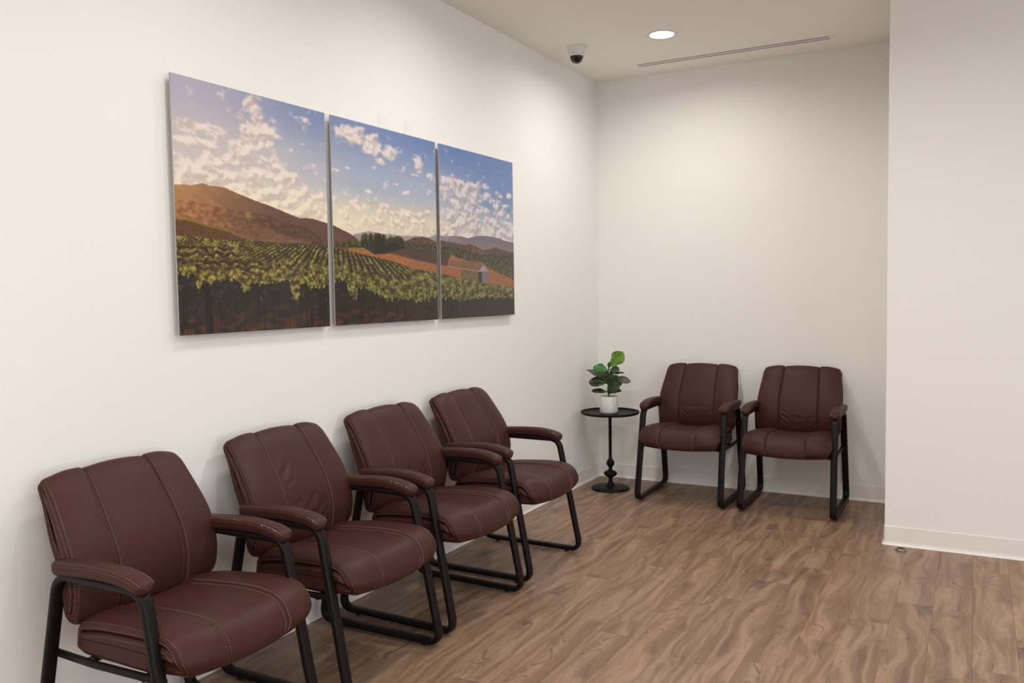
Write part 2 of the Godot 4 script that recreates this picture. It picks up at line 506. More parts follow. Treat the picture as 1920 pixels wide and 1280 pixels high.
func picture_image() -> Image:
	# a vineyard under a clouded evening sky: u runs along the three panels (0..1), v from top to bottom (0..1)
	var W := 1500; var H := 552
	var R1 := [Vector2(0, .422), Vector2(.017, .416), Vector2(.03, .416), Vector2(.05, .402), Vector2(.063, .408), Vector2(.091, .408), Vector2(.121, .428), Vector2(.153, .447), Vector2(.184, .462), Vector2(.252, .503), Vector2(.265, .499), Vector2(.284, .499), Vector2(.335, .519), Vector2(.361, .539), Vector2(.385, .557), Vector2(.402, .578), Vector2(.42, .70), Vector2(1, .9)]
	var R2 := [Vector2(0, .485), Vector2(.02, .472), Vector2(.038, .479), Vector2(.062, .487), Vector2(.089, .493), Vector2(.12, .497), Vector2(.155, .495), Vector2(.183, .505), Vector2(.202, .52), Vector2(.231, .534), Vector2(.27, .543), Vector2(.293, .575), Vector2(.31, .6), Vector2(.34, .63), Vector2(1, .9)]
	var R3 := [Vector2(0, .548), Vector2(.019, .548), Vector2(.037, .556), Vector2(.06, .568), Vector2(.093, .578), Vector2(.118, .597), Vector2(.15, .613), Vector2(.17, .64), Vector2(1, .9)]
	var FM := [Vector2(0, .70), Vector2(.38, .60), Vector2(.39, .556), Vector2(.436, .532), Vector2(.468, .539), Vector2(.543, .542), Vector2(.594, .535), Vector2(.635, .539), Vector2(.661, .518), Vector2(.699, .524), Vector2(.72, .518), Vector2(.759, .515), Vector2(.789, .523), Vector2(.823, .504), Vector2(.869, .498), Vector2(.929, .505), Vector2(.948, .515), Vector2(1, .525)]
	var HR := [Vector2(0, .9), Vector2(.53, .60), Vector2(.549, .571), Vector2(.576, .549), Vector2(.613, .537), Vector2(.638, .546), Vector2(.657, .560), Vector2(.68, .55), Vector2(.736, .558), Vector2(.775, .567), Vector2(.795, .556), Vector2(.822, .567), Vector2(.85, .588), Vector2(.879, .581), Vector2(.909, .565), Vector2(.935, .575), Vector2(1, .59)]
	var TL := [Vector2(0, .95), Vector2(.54, .60), Vector2(.56, .587), Vector2(.676, .583), Vector2(.704, .584), Vector2(.768, .596), Vector2(.836, .624), Vector2(.908, .625), Vector2(1, .611)]
	var TB := [Vector2(0, .95), Vector2(.54, .602), Vector2(.59, .609), Vector2(.663, .612), Vector2(.703, .621), Vector2(.744, .645), Vector2(.794, .661), Vector2(.849, .667), Vector2(.881, .70), Vector2(1, .773)]
	var KT := [Vector2(.335, .63), Vector2(.338, .606), Vector2(.345, .594), Vector2(.364, .593), Vector2(.368, .600), Vector2(.372, .59), Vector2(.39, .582), Vector2(.410, .590), Vector2(.414, .556), Vector2(.422, .547), Vector2(.430, .549), Vector2(.434, .556), Vector2(.437, .545), Vector2(.445, .543), Vector2(.449, .556), Vector2(.453, .541), Vector2(.468, .538), Vector2(.474, .545), Vector2(.484, .543), Vector2(.490, .566), Vector2(.497, .556), Vector2(.506, .552), Vector2(.515, .556), Vector2(.519, .546), Vector2(.534, .546), Vector2(.545, .560), Vector2(.549, .592), Vector2(.56, .61), Vector2(.57, .9)]
	var KB := [Vector2(.335, .624), Vector2(.392, .62), Vector2(.42, .618), Vector2(.45, .648), Vector2(.488, .640), Vector2(.551, .606), Vector2(.57, .60)]
	var VT := [Vector2(0, .616), Vector2(.033, .614), Vector2(.084, .621), Vector2(.15, .615), Vector2(.198, .62), Vector2(.25, .616), Vector2(.334, .624), Vector2(.377, .639), Vector2(.419, .652), Vector2(.466, .666), Vector2(.515, .683), Vector2(.573, .715), Vector2(.662, .735), Vector2(.721, .753), Vector2(.766, .771), Vector2(.834, .787), Vector2(1, .82)]
	var BT := [Vector2(0, .758), Vector2(.03, .764), Vector2(.037, .825), Vector2(.046, .784), Vector2(.061, .797), Vector2(.088, .769), Vector2(.115, .79), Vector2(.128, .845), Vector2(.137, .79), Vector2(.169, .797), Vector2(.188, .782), Vector2(.221, .781), Vector2(.232, .85), Vector2(.243, .895), Vector2(.250, .797), Vector2(.29, .812), Vector2(.336, .789), Vector2(.366, .758), Vector2(.370, .818), Vector2(.395, .886), Vector2(.400, .81), Vector2(.427, .814), Vector2(.458, .846), Vector2(.49, .874), Vector2(.542, .866), Vector2(.586, .892), Vector2(.66, .87), Vector2(.70, .87), Vector2(.764, .889), Vector2(.818, .877), Vector2(1, .883)]
	var n1 := noise(101, 1.0, 5); var n2 := noise(102, 1.0, 4); var n3 := noise(103, 1.0, 2); var n4 := noise(104, 1.0, 3)
	var cel := noise(105, 1.0, 1, FastNoiseLite.TYPE_CELLULAR)
	cel.cellular_return_type = FastNoiseLite.RETURN_DISTANCE; cel.cellular_jitter = 1.0
	# clouds: u, v, half width, half height, weight
	var blobs := [[.40, .070, .060, .060, .9], [.45, .090, .055, .065, .9], [.505, .115, .04, .05, .75], [.60, .135, .022, .07, .95], [.475, .17, .020, .024, .9], [.455, .205, .024, .018, .7], [.352, .06, .018, .02, .7], [.585, .205, .022, .012, .75], [.64, .195, .016, .018, .8], [.52, .275, .014, .010, .6], [.56, .31, .035, .016, .7], [.645, .28, .014, .016, .7], [.435, .335, .016, .016, .6], [.345, .255, .012, .012, .5], [.375, .235, .014, .010, .5], [.155, .05, .024, .06, .9], [.165, .15, .050, .09, .95], [.13, .22, .05, .04, .7], [.05, .19, .08, .030, .95], [.04, .245, .06, .03, .8], [.26, .165, .014, .010, .6], [.12, .30, .12, .05, .8], [.22, .335, .06, .04, .8], [.19, .28, .04, .03, .6], [.03, .33, .06, .04, .7], [.72, .20, .06, .045, .95], [.78, .225, .08, .06, .95], [.70, .265, .05, .05, .8], [.85, .185, .035, .035, .75], [.83, .25, .06, .04, .85], [.90, .265, .03, .02, .75], [.93, .225, .025, .024, .75], [.978, .225, .016, .035, .9], [.95, .29, .03, .015, .6], [.75, .31, .09, .05, .9], [.84, .345, .09, .04, .75], [.93, .345, .07, .04, .8], [.79, .39, .10, .04, .7], [.70, .36, .05, .04, .7], [.42, .40, .09, .035, .7], [.53, .42, .10, .04, .75], [.30, .40, .07, .03, .7], [.25, .42, .06, .03, .7], [.62, .45, .06, .03, .6]]
	var buf := PackedByteArray(); buf.resize(W * H * 3)
	for x in W:
		var u := float(x) / (W - 1)
		var X := u * 2.72
		var jit := n3.get_noise_2d(u * 160.0, 3.0)
		var r1 := poly_y(R1, u) + jit * 0.002; var r2 := poly_y(R2, u) + n3.get_noise_2d(u * 420.0, 8.0) * 0.005; var r3 := poly_y(R3, u) + jit * 0.002
		var fm := poly_y(FM, u) + jit * 0.001; var hr := poly_y(HR, u) + jit * 0.002
		var tl := poly_y(TL, u) - absf(n3.get_noise_2d(u * 330.0, 13.0)) * 0.035; var tb := poly_y(TB, u)
		var kt := poly_y(KT, u) + n3.get_noise_2d(u * 500.0, 17.0) * 0.006 if u > 0.335 and u < 0.565 else 2.0
		var kb := poly_y(KB, u)
		var vt := poly_y(VT, u); var bt := poly_y(BT, u) + n4.get_noise_2d(u * 90.0, 23.0) * 0.02
		var roof := poly_y([Vector2(.70, .699), Vector2(.83, .724)], u)
		var near := []
		for b in blobs:
			if absf(u - b[0]) < b[2] * 1.5: near.append(b)
		for y in H:
			var v := float(y) / (H - 1)
			var c := Vector3.ZERO
			if v < 0.60 and v < minf(minf(r1, fm), hr):
				# sky
				var top := Vector3(.70, .675, .745).lerp(Vector3(.50, .565, .715), smoothstep(0.02, 0.32, u)).lerp(Vector3(.385, .49, .69), smoothstep(0.35, 0.8, u))
				var mid := Vector3(.79, .755, .75).lerp(Vector3(.64, .68, .755), smoothstep(0.1, 0.45, u)).lerp(Vector3(.45, .545, .70), smoothstep(0.6, 0.95, u))
				var low := Vector3(.93, .875, .77).lerp(Vector3(.84, .79, .71), smoothstep(0.2, 0.6, u)).lerp(Vector3(.70, .73, .755), smoothstep(0.65, 1.0, u))
				c = top.lerp(mid, smoothstep(0.0, 0.30, v)).lerp(low, smoothstep(0.28, 0.50, v))
				var det := n1.get_noise_2d(X * 9.0, v * 13.0)
				var dens := 0.0
				for b in near:
					var dx: float = (u - b[0]) / b[2]; var dy: float = (v - b[1]) / b[3]
					dens = maxf(dens, b[4] * (1.0 - 0.75 * (dx * dx + dy * dy)))
				var cover := 0.42 * smoothstep(0.14, 0.28, v) * (1.0 - smoothstep(0.22, 0.36, u)) + 0.36 * smoothstep(0.20, 0.28, v) * smoothstep(0.64, 0.72, u) + 0.38 * smoothstep(0.33, 0.42, v)
				var soft := n2.get_noise_2d(X * 4.0 + 3.0, v * 8.0)
				var cl := smoothstep(0.24, 0.78, maxf(dens, cover + soft * 0.55) + det * 0.62)
				cl = maxf(cl, smoothstep(0.26, 0.70, det + 0.26 * smoothstep(0.30, 0.46, v)) * 0.5 * smoothstep(0.16, 0.36, v))
				var lit := Vector3(.93, .875, .83).lerp(Vector3(.87, .825, .82), smoothstep(0.3, 0.7, u)).lerp(Vector3(.94, .88, .77), smoothstep(0.33, 0.48, v) * (1.0 - smoothstep(0.5, 0.9, u)))
				var shd := Vector3(.79, .725, .69).lerp(Vector3(.68, .645, .67), smoothstep(0.3, 0.8, u))
				var sh := clampf(0.42 + (n1.get_noise_2d(X * 9.0 - 0.10, v * 13.0 - 0.22) - det) * 2.2 + n2.get_noise_2d(X * 5.0, v * 14.0) * 0.7, 0.0, 1.0)
				c = c.lerp(lit.lerp(shd, sh), cl * 0.93)
			else:
				# land from far to near
				var tx := n2.get_noise_2d(u * 90.0, v * 60.0)
				var hz := 1.0 - smoothstep(0.0, 0.30, u)
				if v >= fm:
					c = Vector3(.44, .40, .45).lerp(Vector3(.60, .55, .56), 1.0 - smoothstep(0.55, 0.85, u)) * (1.0 + n2.get_noise_2d(X * 26.0 + v * 30.0, v * 24.0) * 0.10)
					c = c.lerp(Vector3(.50, .43, .45), smoothstep(0.0, 0.09, v - fm))
				if v >= hr:
					c = Vector3(.33, .25, .22) * (1.0 + tx * 0.35)
					if u > 0.80 and u < 0.86: c = c.lerp(Vector3(.58, .37, .25), clampf(tx * 2.0, 0.0, 0.6))
				if v >= tl:
					var tt := cel.get_noise_2d(X * 60.0, v * 34.0)
					c = Vector3(.19, .175, .12).lerp(Vector3(.43, .40, .24), clampf(0.10 - tt * 0.9 - 0.4 + (v - tl) * 2.0 + tx * 0.5, 0.0, 1.0))
				if v >= tb:
					# bare ochre field, shaded at its left end
					c = Vector3(.58, .365, .235) * (1.0 + tx * 0.2)
					var sha := smoothstep(0.0, 0.012, poly_y([Vector2(.36, .61), Vector2(.45, .632), Vector2(.57, .668), Vector2(.66, .693), Vector2(.70, .70), Vector2(.72, .60), Vector2(1, .5)], u) - v)
					if u > 0.44: c = c.lerp(Vector3(.28, .20, .165), sha)
				if v >= r1:
					c = Vector3(.38, .265, .225).lerp(Vector3(.70, .51, .335), hz * hz * (1.0 - 0.2 * (v - r1) / 0.1)) * (1.0 + n2.get_noise_2d(X * 12.0 - v * 16.0, v * 8.0) * 0.10)
				if v >= r2 and u < 0.335:
					c = Vector3(.33, .225, .175).lerp(Vector3(.62, .42, .265), hz * hz) * (1.0 + n1.get_noise_2d(X * 22.0, v * 40.0) * 0.35)
					var yt := Vector2((u - 0.137) / 0.007, (v - r2 - 0.012) / 0.020).length()
					c = c.lerp(Vector3(.58, .50, .19), (1.0 - smoothstep(0.6, 1.2, yt + n4.get_noise_2d(u * 400.0, v * 150.0) * 0.8)) * 0.8)
					c = c.lerp(Vector3(.52, .37, .28), 0.6 * smoothstep(0.045, 0.075, v - r2) * smoothstep(0.10, 0.2, u))
				if v >= r3 and u < 0.17:
					c = Vector3(.36, .245, .13) * (1.0 + tx * 0.2)
					c = c.lerp(Vector3(.52, .44, .17), 1.0 - smoothstep(0.0, 0.012, v - r3 + tx * 0.004))
				if u > 0.375 and u < 0.56 and v >= 0.615 - 0.02 * smoothstep(.38, .44, u) and v >= kb - 0.01:
					c = Vector3(.62, .38, .215) * (1.0 + tx * 0.2)
					if u > 0.45: c = c.lerp(Vector3(.30, .21, .165), smoothstep(0.0, 0.012, poly_y([Vector2(.45, .655), Vector2(.50, .645), Vector2(.57, .668)], u) - v))
					if u < 0.45 and v < 0.63: c = c.lerp(Vector3(.44, .41, .17), 0.7)
				if v >= kt and v < kb and u < 0.57:
					var tt2 := cel.get_noise_2d(X * 42.0, v * 36.0)
					var up := 1.0 - smoothstep(0.0, 0.05, v - kt)
					c = Vector3(.13, .125, .085).lerp(Vector3(.40, .39, .19), clampf(up * 0.45 - (tt2 + 0.7) * 0.7 + (0.22 if u < 0.45 else 0.0) + n4.get_noise_2d(X * 70.0, v * 70.0) * 0.4, 0.0, 1.0))
				if absf(u - 0.502) < 0.0022 and v > 0.526 and v < 0.56: c = Vector3(.40, .36, .33)
				# barn with an ochre roof and a pale gable
				if u > 0.70 and u < 0.845 and v > 0.664 and v < roof and u > 0.70 + (0.70 - v) * 0.4:
					c = Vector3(.47, .33, .26) * (1.0 + tx * 0.12)
					if v > roof - 0.006: c = Vector3(.66, .47, .34)
				if u > 0.755 and u < 0.829 and v >= roof and v < 0.786:
					c = Vector3(.40, .345, .225) * (1.0 + tx * 0.4)
				if u >= 0.829 and u < 0.876:
					var gy := 0.679 + absf(u - 0.853) * 1.75
					if v > gy and v < 0.79: c = Vector3(.58, .55, .57) if v < 0.722 else Vector3(.45, .40, .44)
					if u < 0.846 and v > 0.724 and v < 0.79: c = Vector3(.19, .17, .16)
				if v >= vt:
					# vines: rows that fan out from the crest, lit tops and dark gaps, then leafy clumps close by
					var dv := (v - vt) / maxf(bt - vt, 0.02)
					var nearer := smoothstep(0.25, 0.75, dv)
					var leaf := lerpf(-cel.get_noise_2d(X * 88.0, v * 100.0), -cel.get_noise_2d(X * 50.0 + 7.0, v * 56.0), nearer) - 0.55
					var clump := n2.get_noise_2d(X * 16.0, v * 22.0)
					var fine := n4.get_noise_2d(X * 150.0, v * 150.0)
					var green := Vector3(.61, .55, .23).lerp(Vector3(.52, .535, .27), smoothstep(0.1, 0.5, u))
					var deep := Vector3(.20, .155, .075)
					c = deep.lerp(green, clampf(0.47 + leaf * 0.95 + clump * 0.8 + fine * 0.85, 0.0, 1.0))
					c = c.lerp(Vector3(.76, .70, .40), clampf((leaf + clump * 0.5 + fine * 0.5 - 0.28) * 1.6, 0.0, 0.6))
					var rx := (X - 0.957) / (v - 0.46) / 0.172 + clump * 0.35
					var ph := rx - floorf(rx)
					var gapk := smoothstep(0.42, 0.56, ph) * (1.0 - smoothstep(0.86, 1.0, ph))
					var fade := (1.0 - smoothstep(0.40, 0.66, dv + clump * 0.25)) * smoothstep(0.10, 0.17, u) * (1.0 - smoothstep(0.50, 0.62, u))
					c = c.lerp(Vector3(.175, .13, .075), gapk * fade * 0.92)
					var ph2 := (v - 0.64) / 0.0275 + X * 0.5 + clump * 0.9
					ph2 = ph2 - floorf(ph2)
					var fade2 := (1.0 - smoothstep(0.05 + dv * 0.12, 0.12 + dv * 0.16, u)) * smoothstep(0.12, 0.25, dv) * (1.0 - smoothstep(0.62, 0.82, dv))
					c = c.lerp(Vector3(.21, .13, .075), smoothstep(0.40, 0.55, ph2) * (1.0 - smoothstep(0.85, 1.0, ph2)) * fade2)
					var edge := v - bt - leaf * 0.022 - fine * 0.008
					if edge > 0.0:
						# shade under the vines and red earth
						var e := smoothstep(0.84, 1.0, v) * clampf(0.45 + n2.get_noise_2d(X * 10.0, v * 20.0) * 1.3, 0.0, 1.0)
						var dk := Vector3(.125, .10, .085) * (1.0 + clump * 0.5)
						dk = dk.lerp(Vector3(.34, .17, .11), e * (1.0 - 0.6 * smoothstep(0.45, 0.75, u)))
						dk = dk.lerp(Vector3(.40, .37, .20), smoothstep(0.30, 0.5, leaf + fine * 0.5 + clump * 0.5) * 0.55 * (1.0 - smoothstep(0.84, 0.93, v)))
						var post := n3.get_noise_2d(X * 36.0, 41.0 + v * 1.5)
						dk *= 1.0 - 0.45 * smoothstep(0.18, 0.4, post) * smoothstep(0.80, 0.87, v)
						if absf(u - 0.050 - (v - 0.8) * 0.03) < 0.0065 and v > 0.79: dk = Vector3(.085, .05, .042)
						c = c.lerp(dk, smoothstep(0.0, 0.010, edge))
			var i := (y * W + x) * 3
			buf[i] = clampi(int(c.x * 255.0), 0, 255); buf[i + 1] = clampi(int(c.y * 255.0), 0, 255); buf[i + 2] = clampi(int(c.z * 255.0), 0, 255)
	return Image.create_from_data(W, H, false, Image.FORMAT_RGB8, buf)

func build_pictures() -> void:
	var tex := ImageTexture.create_from_image(picture_image())
	var pm := mat(Color(1, 1, 1), 0.12, 0.0, 0.5); pm.albedo_texture = tex
	var spans := [[-2.0695, -2.8694], [-2.9037, -3.7186], [-3.7518, -4.5595]]
	var labels := ["nearest panel of the vineyard print, with the brown mountain and sunlit vines", "middle panel of the vineyard print, with dark trees on a knoll and vine rows", "farthest panel of the vineyard print, with a barn and purple mountains"]
	for i in 3:
		var z0: float = spans[i][0]; var z1: float = spans[i][1]
		var t := thing("wall_print", labels[i], "picture", Vector3(0, 1.2635, (z0 + z1) * 0.5), 0.0, "vineyard print in three panels")
		var hw := (z0 - z1) * 0.5
		var h := 0.916
		obj("panel", box_mesh(Vector3(0.0265, h * 0.5, 0), Vector3(0.0055, h, hw * 2.0), 0.0006), M.acrylic_edge, t)
		var st := new_st()
		var x := 0.0297
		var e := 0.0008
		var P := [Vector3(x, e, hw - e), Vector3(x, e, -hw + e), Vector3(x, h - e, -hw + e), Vector3(x, h - e, hw - e)]
		var ua := (-z0 - 2.0695) / 2.49; var ub := (-z1 - 2.0695) / 2.49
		var UVs := [Vector2(ua, 1), Vector2(ub, 1), Vector2(ub, 0), Vector2(ua, 0)]
		for k in [0, 2, 1, 0, 3, 2]:
			st.set_uv(UVs[k]); st.add_vertex(P[k])
		obj("printed_face", done(st), pm, t)
		# stand-offs that hold the panel away from the wall
		for sz in [-1.0, 1.0]:
			for yy in [0.2, h - 0.2]:
				obj("wall_spacer", box_mesh(Vector3(0.012, yy, sz * (hw - 0.22)), Vector3(0.0235, 0.06, 0.06), 0.003), M.white, t)

# ------------------------------------------------------------------ chairs
class Cushion:
	# a stuffed shape: a closed side profile (x forward, y up) stretched across the chair, drawn in towards a spine at its ends
	var P := []; var D := []; var L := []; var Wd := []; var fw := []
	var r := 0.022; var us := 0.49; var puff := 0.006; var dish := 0.0; var groove := 0.006; var step := 0.003
	var shape: Callable
	var wrinkles := []
	func setup(profile: Array, spine: Array, wf: Callable, front: Callable) -> void:
		P = profile
		for k in P.size():
			var p: Vector2 = P[k]
			var best := Vector2.ZERO; var bd := 1e9
			for i in spine.size() - 1:
				var q := Geometry2D.get_closest_point_to_segment(p, spine[i], spine[i + 1])
				if q.distance_to(p) < bd: bd = q.distance_to(p); best = q
			D.append((best - p) / maxf(bd, 1e-6)); L.append(bd)
			Wd.append(wf.call(p)); fw.append(front.call(-(best - p).normalized(), p))
	func pos(k: int, st: Array) -> Vector3:
		# st = ["m", u] | ["e", side, angle] | ["s", side, dx, inset]
		var w: float = Wd[k]; var x := 0.0; var ins := 0.0
		if st[0] == "m":
			var u: float = st[1]
			x = u * (w - r)
			var au := absf(u)
			var g := exp(-pow((au - us) / 0.021, 2.0))
			ins = groove * g * fw[k]
			if au > us: ins -= (puff * pow(sin(PI * clampf((au - us) / (1.0 - us), 0.0, 1.0)), 0.6) + step * smoothstep(0.0, 0.03, au - us) * (1.0 - smoothstep(0.7, 1.0, au))) * fw[k]
			else: ins += (dish * (1.0 - pow(au / us, 2.0)) - puff * 0.35 * cos(au / us * PI * 0.5)) * fw[k]
			if wrinkles.size() and fw[k] > 0.4:
				for q in wrinkles:
					var pt := Vector2(x, P[k].y)
					var c := Geometry2D.get_closest_point_to_segment(pt, q[0], q[1])
					var dd: float = pt.distance_to(c) / q[3]
					if dd < 3.0:
						var al: float = (c - q[0]).length() / maxf((q[1] - q[0]).length(), 1e-5)
						ins += q[2] * (exp(-dd * dd) - 0.6 * exp(-pow(dd - 1.7, 2.0))) * sin(PI * clampf(al, 0.04, 0.96))
		elif st[0] == "e":
			x = st[1] * (w - r + r * sin(st[2])); ins = r * (1.0 - cos(st[2]))
		else:
			x = st[1] * (w - lerpf(0.002, st[2], smoothstep(0.15, 0.6, fw[k]) if st[3] < 1.0 else 1.0)); ins = r + st[3]
		ins = minf(ins, L[k] * 0.985)
		var p: Vector2 = P[k] + D[k] * ins
		return shape.call(Vector3(x, p.y, p.x), w)
	func nrm(k: int, st: Array) -> Vector3:
		var o := Vector3(0, -D[k].y, -D[k].x)
		if st[0] == "e": return (o * cos(st[2]) + Vector3(st[1], 0, 0) * sin(st[2])).normalized()
		if st[0] == "s": return Vector3(st[1], 0, 0)
		return o
	func stations(fine: float) -> Array:
		var S := []
		var sides := [["s", 0.001, 9.9], ["s", 0.0005, 0.05], ["s", 0.0005, 0.034], ["s", 0.001, 0.022], ["s", 0.003, 0.017], ["s", 0.008, 0.0135], ["s", 0.015, 0.0105], ["s", 0.014, 0.0075], ["s", 0.005, 0.005], ["s", 0.0008, 0.0025]]
		for q in sides: S.append(["s", -1.0, q[1], q[2]])
		for a in [90.0, 72.0, 52.0, 32.0, 15.0]: S.append(["e", -1.0, deg_to_rad(a)])
		var us_list := []
		var u := -1.0
		while u < 1.0001:
			us_list.append(u)
			var near := minf(absf(absf(u) - us), 1.0)
			u += 0.010 if near < 0.055 else fine
		for v in us_list: S.append(["m", v])
		for a in [15.0, 32.0, 52.0, 72.0, 90.0]: S.append(["e", 1.0, deg_to_rad(a)])
		sides.reverse()
		for q in sides: S.append(["s", 1.0, q[1], q[2]])
		return S
	func rows(fine: float) -> Array:
		var out := []
		for st in stations(fine):
			var row := PackedVector3Array()
			for k in P.size(): row.append(pos(k, st))
			out.append(row)
		return out

func stitches(st: SurfaceTool, pts: Array, nors: Array, dash := 0.0062, space := 0.0027, wid := 0.0015) -> void:
	# short raised threads along a line on a surface
	var L := [0.0]
	for i in pts.size() - 1: L.append(L[i] + (pts[i + 1] - pts[i]).length())
	var d := 0.002
	var j := 0
	while d + dash < L[-1]:
		var ends := []
		var n := Vector3.UP
		for q in [d, d + dash]:
			while j < pts.size() - 2 and L[j + 1] < q: j += 1
			var t: float = (q - L[j]) / maxf(L[j + 1] - L[j], 1e-9)
			ends.append(pts[j].lerp(pts[j + 1], t)); n = nors[j].lerp(nors[j + 1], t).normalized()
		var a: Vector3 = ends[0]; var b: Vector3 = ends[1]
		var s := (b - a).cross(n).normalized() * wid * 0.5
		var up := n * 0.0011
		var dn := n * -0.0006
		quad(st, a + s + dn, b + s + dn, b + up, a + up)
		quad(st, b - s + dn, a - s + dn, a + up, b + up)
		d += dash + space

func seam_line(c: Cushion, sta: Array, k0: int, k1: int, st: SurfaceTool) -> void:
	var p := []; var n := []
	for k in range(k0, k1 + 1):
		var kk := posmod(k, c.P.size())
		p.append(c.pos(kk, sta)); n.append(c.nrm(kk, sta))
	stitches(st, p, n)

func back_cushion(wr: Array) -> Cushion:
	var prof := [Vector2(.050, .832), Vector2(.053, .852), Vector2(.066, .862), Vector2(.086, .858), Vector2(.118, .826), Vector2(.165, .762), Vector2(.202, .705), Vector2(.228, .650), Vector2(.244, .590), Vector2(.247, .545), Vector2(.238, .497), Vector2(.221, .466), Vector2(.198, .456), Vector2(.175, .470), Vector2(.166, .535), Vector2(.145, .620), Vector2(.116, .690), Vector2(.080, .775)]
	var c := Cushion.new()
	c.r = 0.016; c.puff = 0.0055; c.groove = 0.0065; c.dish = -0.004
	c.wrinkles = wr
	var wf := func(p: Vector2) -> float: return 0.2475 + 0.0165 * (1.0 - smoothstep(0.66, 0.855, p.y)) - 0.010 * (1.0 - smoothstep(0.44, 0.50, p.y)) - 0.006 * smoothstep(0.835, 0.865, p.y)
	var fr := func(n: Vector2, p: Vector2) -> float: return smoothstep(-0.1, 0.45, n.x * 0.9 + n.y * 0.45)
	c.shape = func(v: Vector3, w: float) -> Vector3:
		var a := 1.0 - pow(v.x / w, 2.0)
		v.y += (0.012 * a + 0.004) * smoothstep(0.70, 0.86, v.y) - 0.018 * sqrt(maxf(a, 0.0)) * (1.0 - smoothstep(0.46, 0.56, v.y))
		v.z += 0.002 * pow(v.x / w, 2.0) * smoothstep(0.5, 0.7, v.y) * smoothstep(0.0, 0.1, v.z - 0.05) - 0.006
		return v
	c.setup(resample(catmull(prof, 12, true), 150, true), [Vector2(.074, .835), Vector2(.130, .735), Vector2(.185, .630), Vector2(.212, .545), Vector2(.205, .495)], wf, fr)
	return c

func seat_cushion() -> Cushion:
	var prof := [Vector2(.190, .372), Vector2(.181, .402), Vector2(.190, .440), Vector2(.220, .466), Vector2(.300, .482), Vector2(.390, .490), Vector2(.480, .495), Vector2(.555, .494), Vector2(.608, .482), Vector2(.642, .452), Vector2(.656, .415), Vector2(.651, .388), Vector2(.632, .374), Vector2(.550, .371), Vector2(.400, .370), Vector2(.270, .367)]
	var c := Cushion.new()
	c.r = 0.022; c.puff = 0.007; c.groove = 0.0065; c.dish = 0.008
	var wf := func(p: Vector2) -> float: return 0.252 + 0.010 * smoothstep(0.2, 0.5, p.x) - 0.022 * (1.0 - smoothstep(0.37, 0.425, p.y)) * smoothstep(0.5, 0.62, p.x) - 0.012 * (1.0 - smoothstep(0.18, 0.25, p.x))
	var fr := func(n: Vector2, p: Vector2) -> float: return smoothstep(-0.15, 0.4, n.x * 0.6 + n.y) if p.x > 0.3 else smoothstep(0.2, 0.7, n.y)
	c.shape = func(v: Vector3, w: float) -> Vector3:
		var a := 1.0 - pow(v.x / w, 2.0)
		v.z += 0.026 * a * smoothstep(0.48, 0.65, v.z)
		v.y -= 0.010 * a * smoothstep(0.55, 0.64, v.z) * (1.0 - smoothstep(0.40, 0.48, v.y))
		return v
	c.setup(resample(catmull(prof, 12, true), 110, true), [Vector2(.235, .418), Vector2(.42, .430), Vector2(.595, .428)], wf, fr)
	return c

func front_range(c: Cushion, lim := 0.55) -> Vector2i:
	# first and last profile index of the padded face
	var n := c.P.size()
	var k0 := -1; var k1 := -1
	for k in n:
		if c.fw[k] > lim:
			if k0 < 0: k0 = k
			k1 = k
	return Vector2i(k0, k1)

func pad_path() -> Array:
	return resample(catmull([Vector2(.168, .628), Vector2(.24, .634), Vector2(.33, .639), Vector2(.41, .640), Vector2(.465, .635), Vector2(.508, .627), Vector2(.545, .611)], 10), 44, false)

func pad_section(i: int, n: int) -> Array:
	# half width, half height of the arm pad along its length, rounded at both ends
	var t := float(i) / (n - 1)
	var e := sqrt(maxf(0.0, 1.0 - pow(maxf(0.0, 1.0 - t / 0.035), 2.0)))
	var f := sqrt(maxf(0.0, 1.0 - pow(maxf(0.0, 1.0 - (1.0 - t) / 0.07), 2.0)))
	return [0.0285 * (0.35 + 0.65 * e) * (0.30 + 0.70 * f) * (1.0 + 0.04 * smoothstep(0.6, 0.9, t)), 0.0235 * (0.45 + 0.55 * e) * (0.35 + 0.65 * f) * (1.0 - 0.1 * smoothstep(0.7, 1.0, t))]

func pad_rows(x: float, grow := 0.0) -> Array:
	var path := pad_path(); var rows := []
	var n := path.size(); var m := 28
	for i in n:
		var t: Vector2 = (path[mini(i + 1, n - 1)] - path[maxi(i - 1, 0)]).normalized()
		var up := Vector2(-t.y, t.x)
		var s := pad_section(i, n)
		var row := PackedVector3Array()
		for k in m:
			var a := TAU * k / m
			var cx := signf(cos(a)) * pow(absf(cos(a)), 0.62); var cy := signf(sin(a)) * pow(absf(sin(a)), 0.62)
			if cy < 0.0: cx *= 1.0 - 0.12 * cy * cy
			var q: Vector2 = path[i] + up * (cy * (s[1] + grow))
			row.append(Vector3(x + cx * (s[0] + grow), q.y, q.x))
		rows.append(row)
	for e in [0, 1]:
		var src: PackedVector3Array = rows[0] if e == 0 else rows[-1]
		var c := Vector3.ZERO
		for v in src: c += v
		c /= src.size()
		var cap := PackedVector3Array()
		for v in src: cap.append(c)
		if e == 0: rows.insert(0, cap)
		else: rows.append(cap)
	return rows

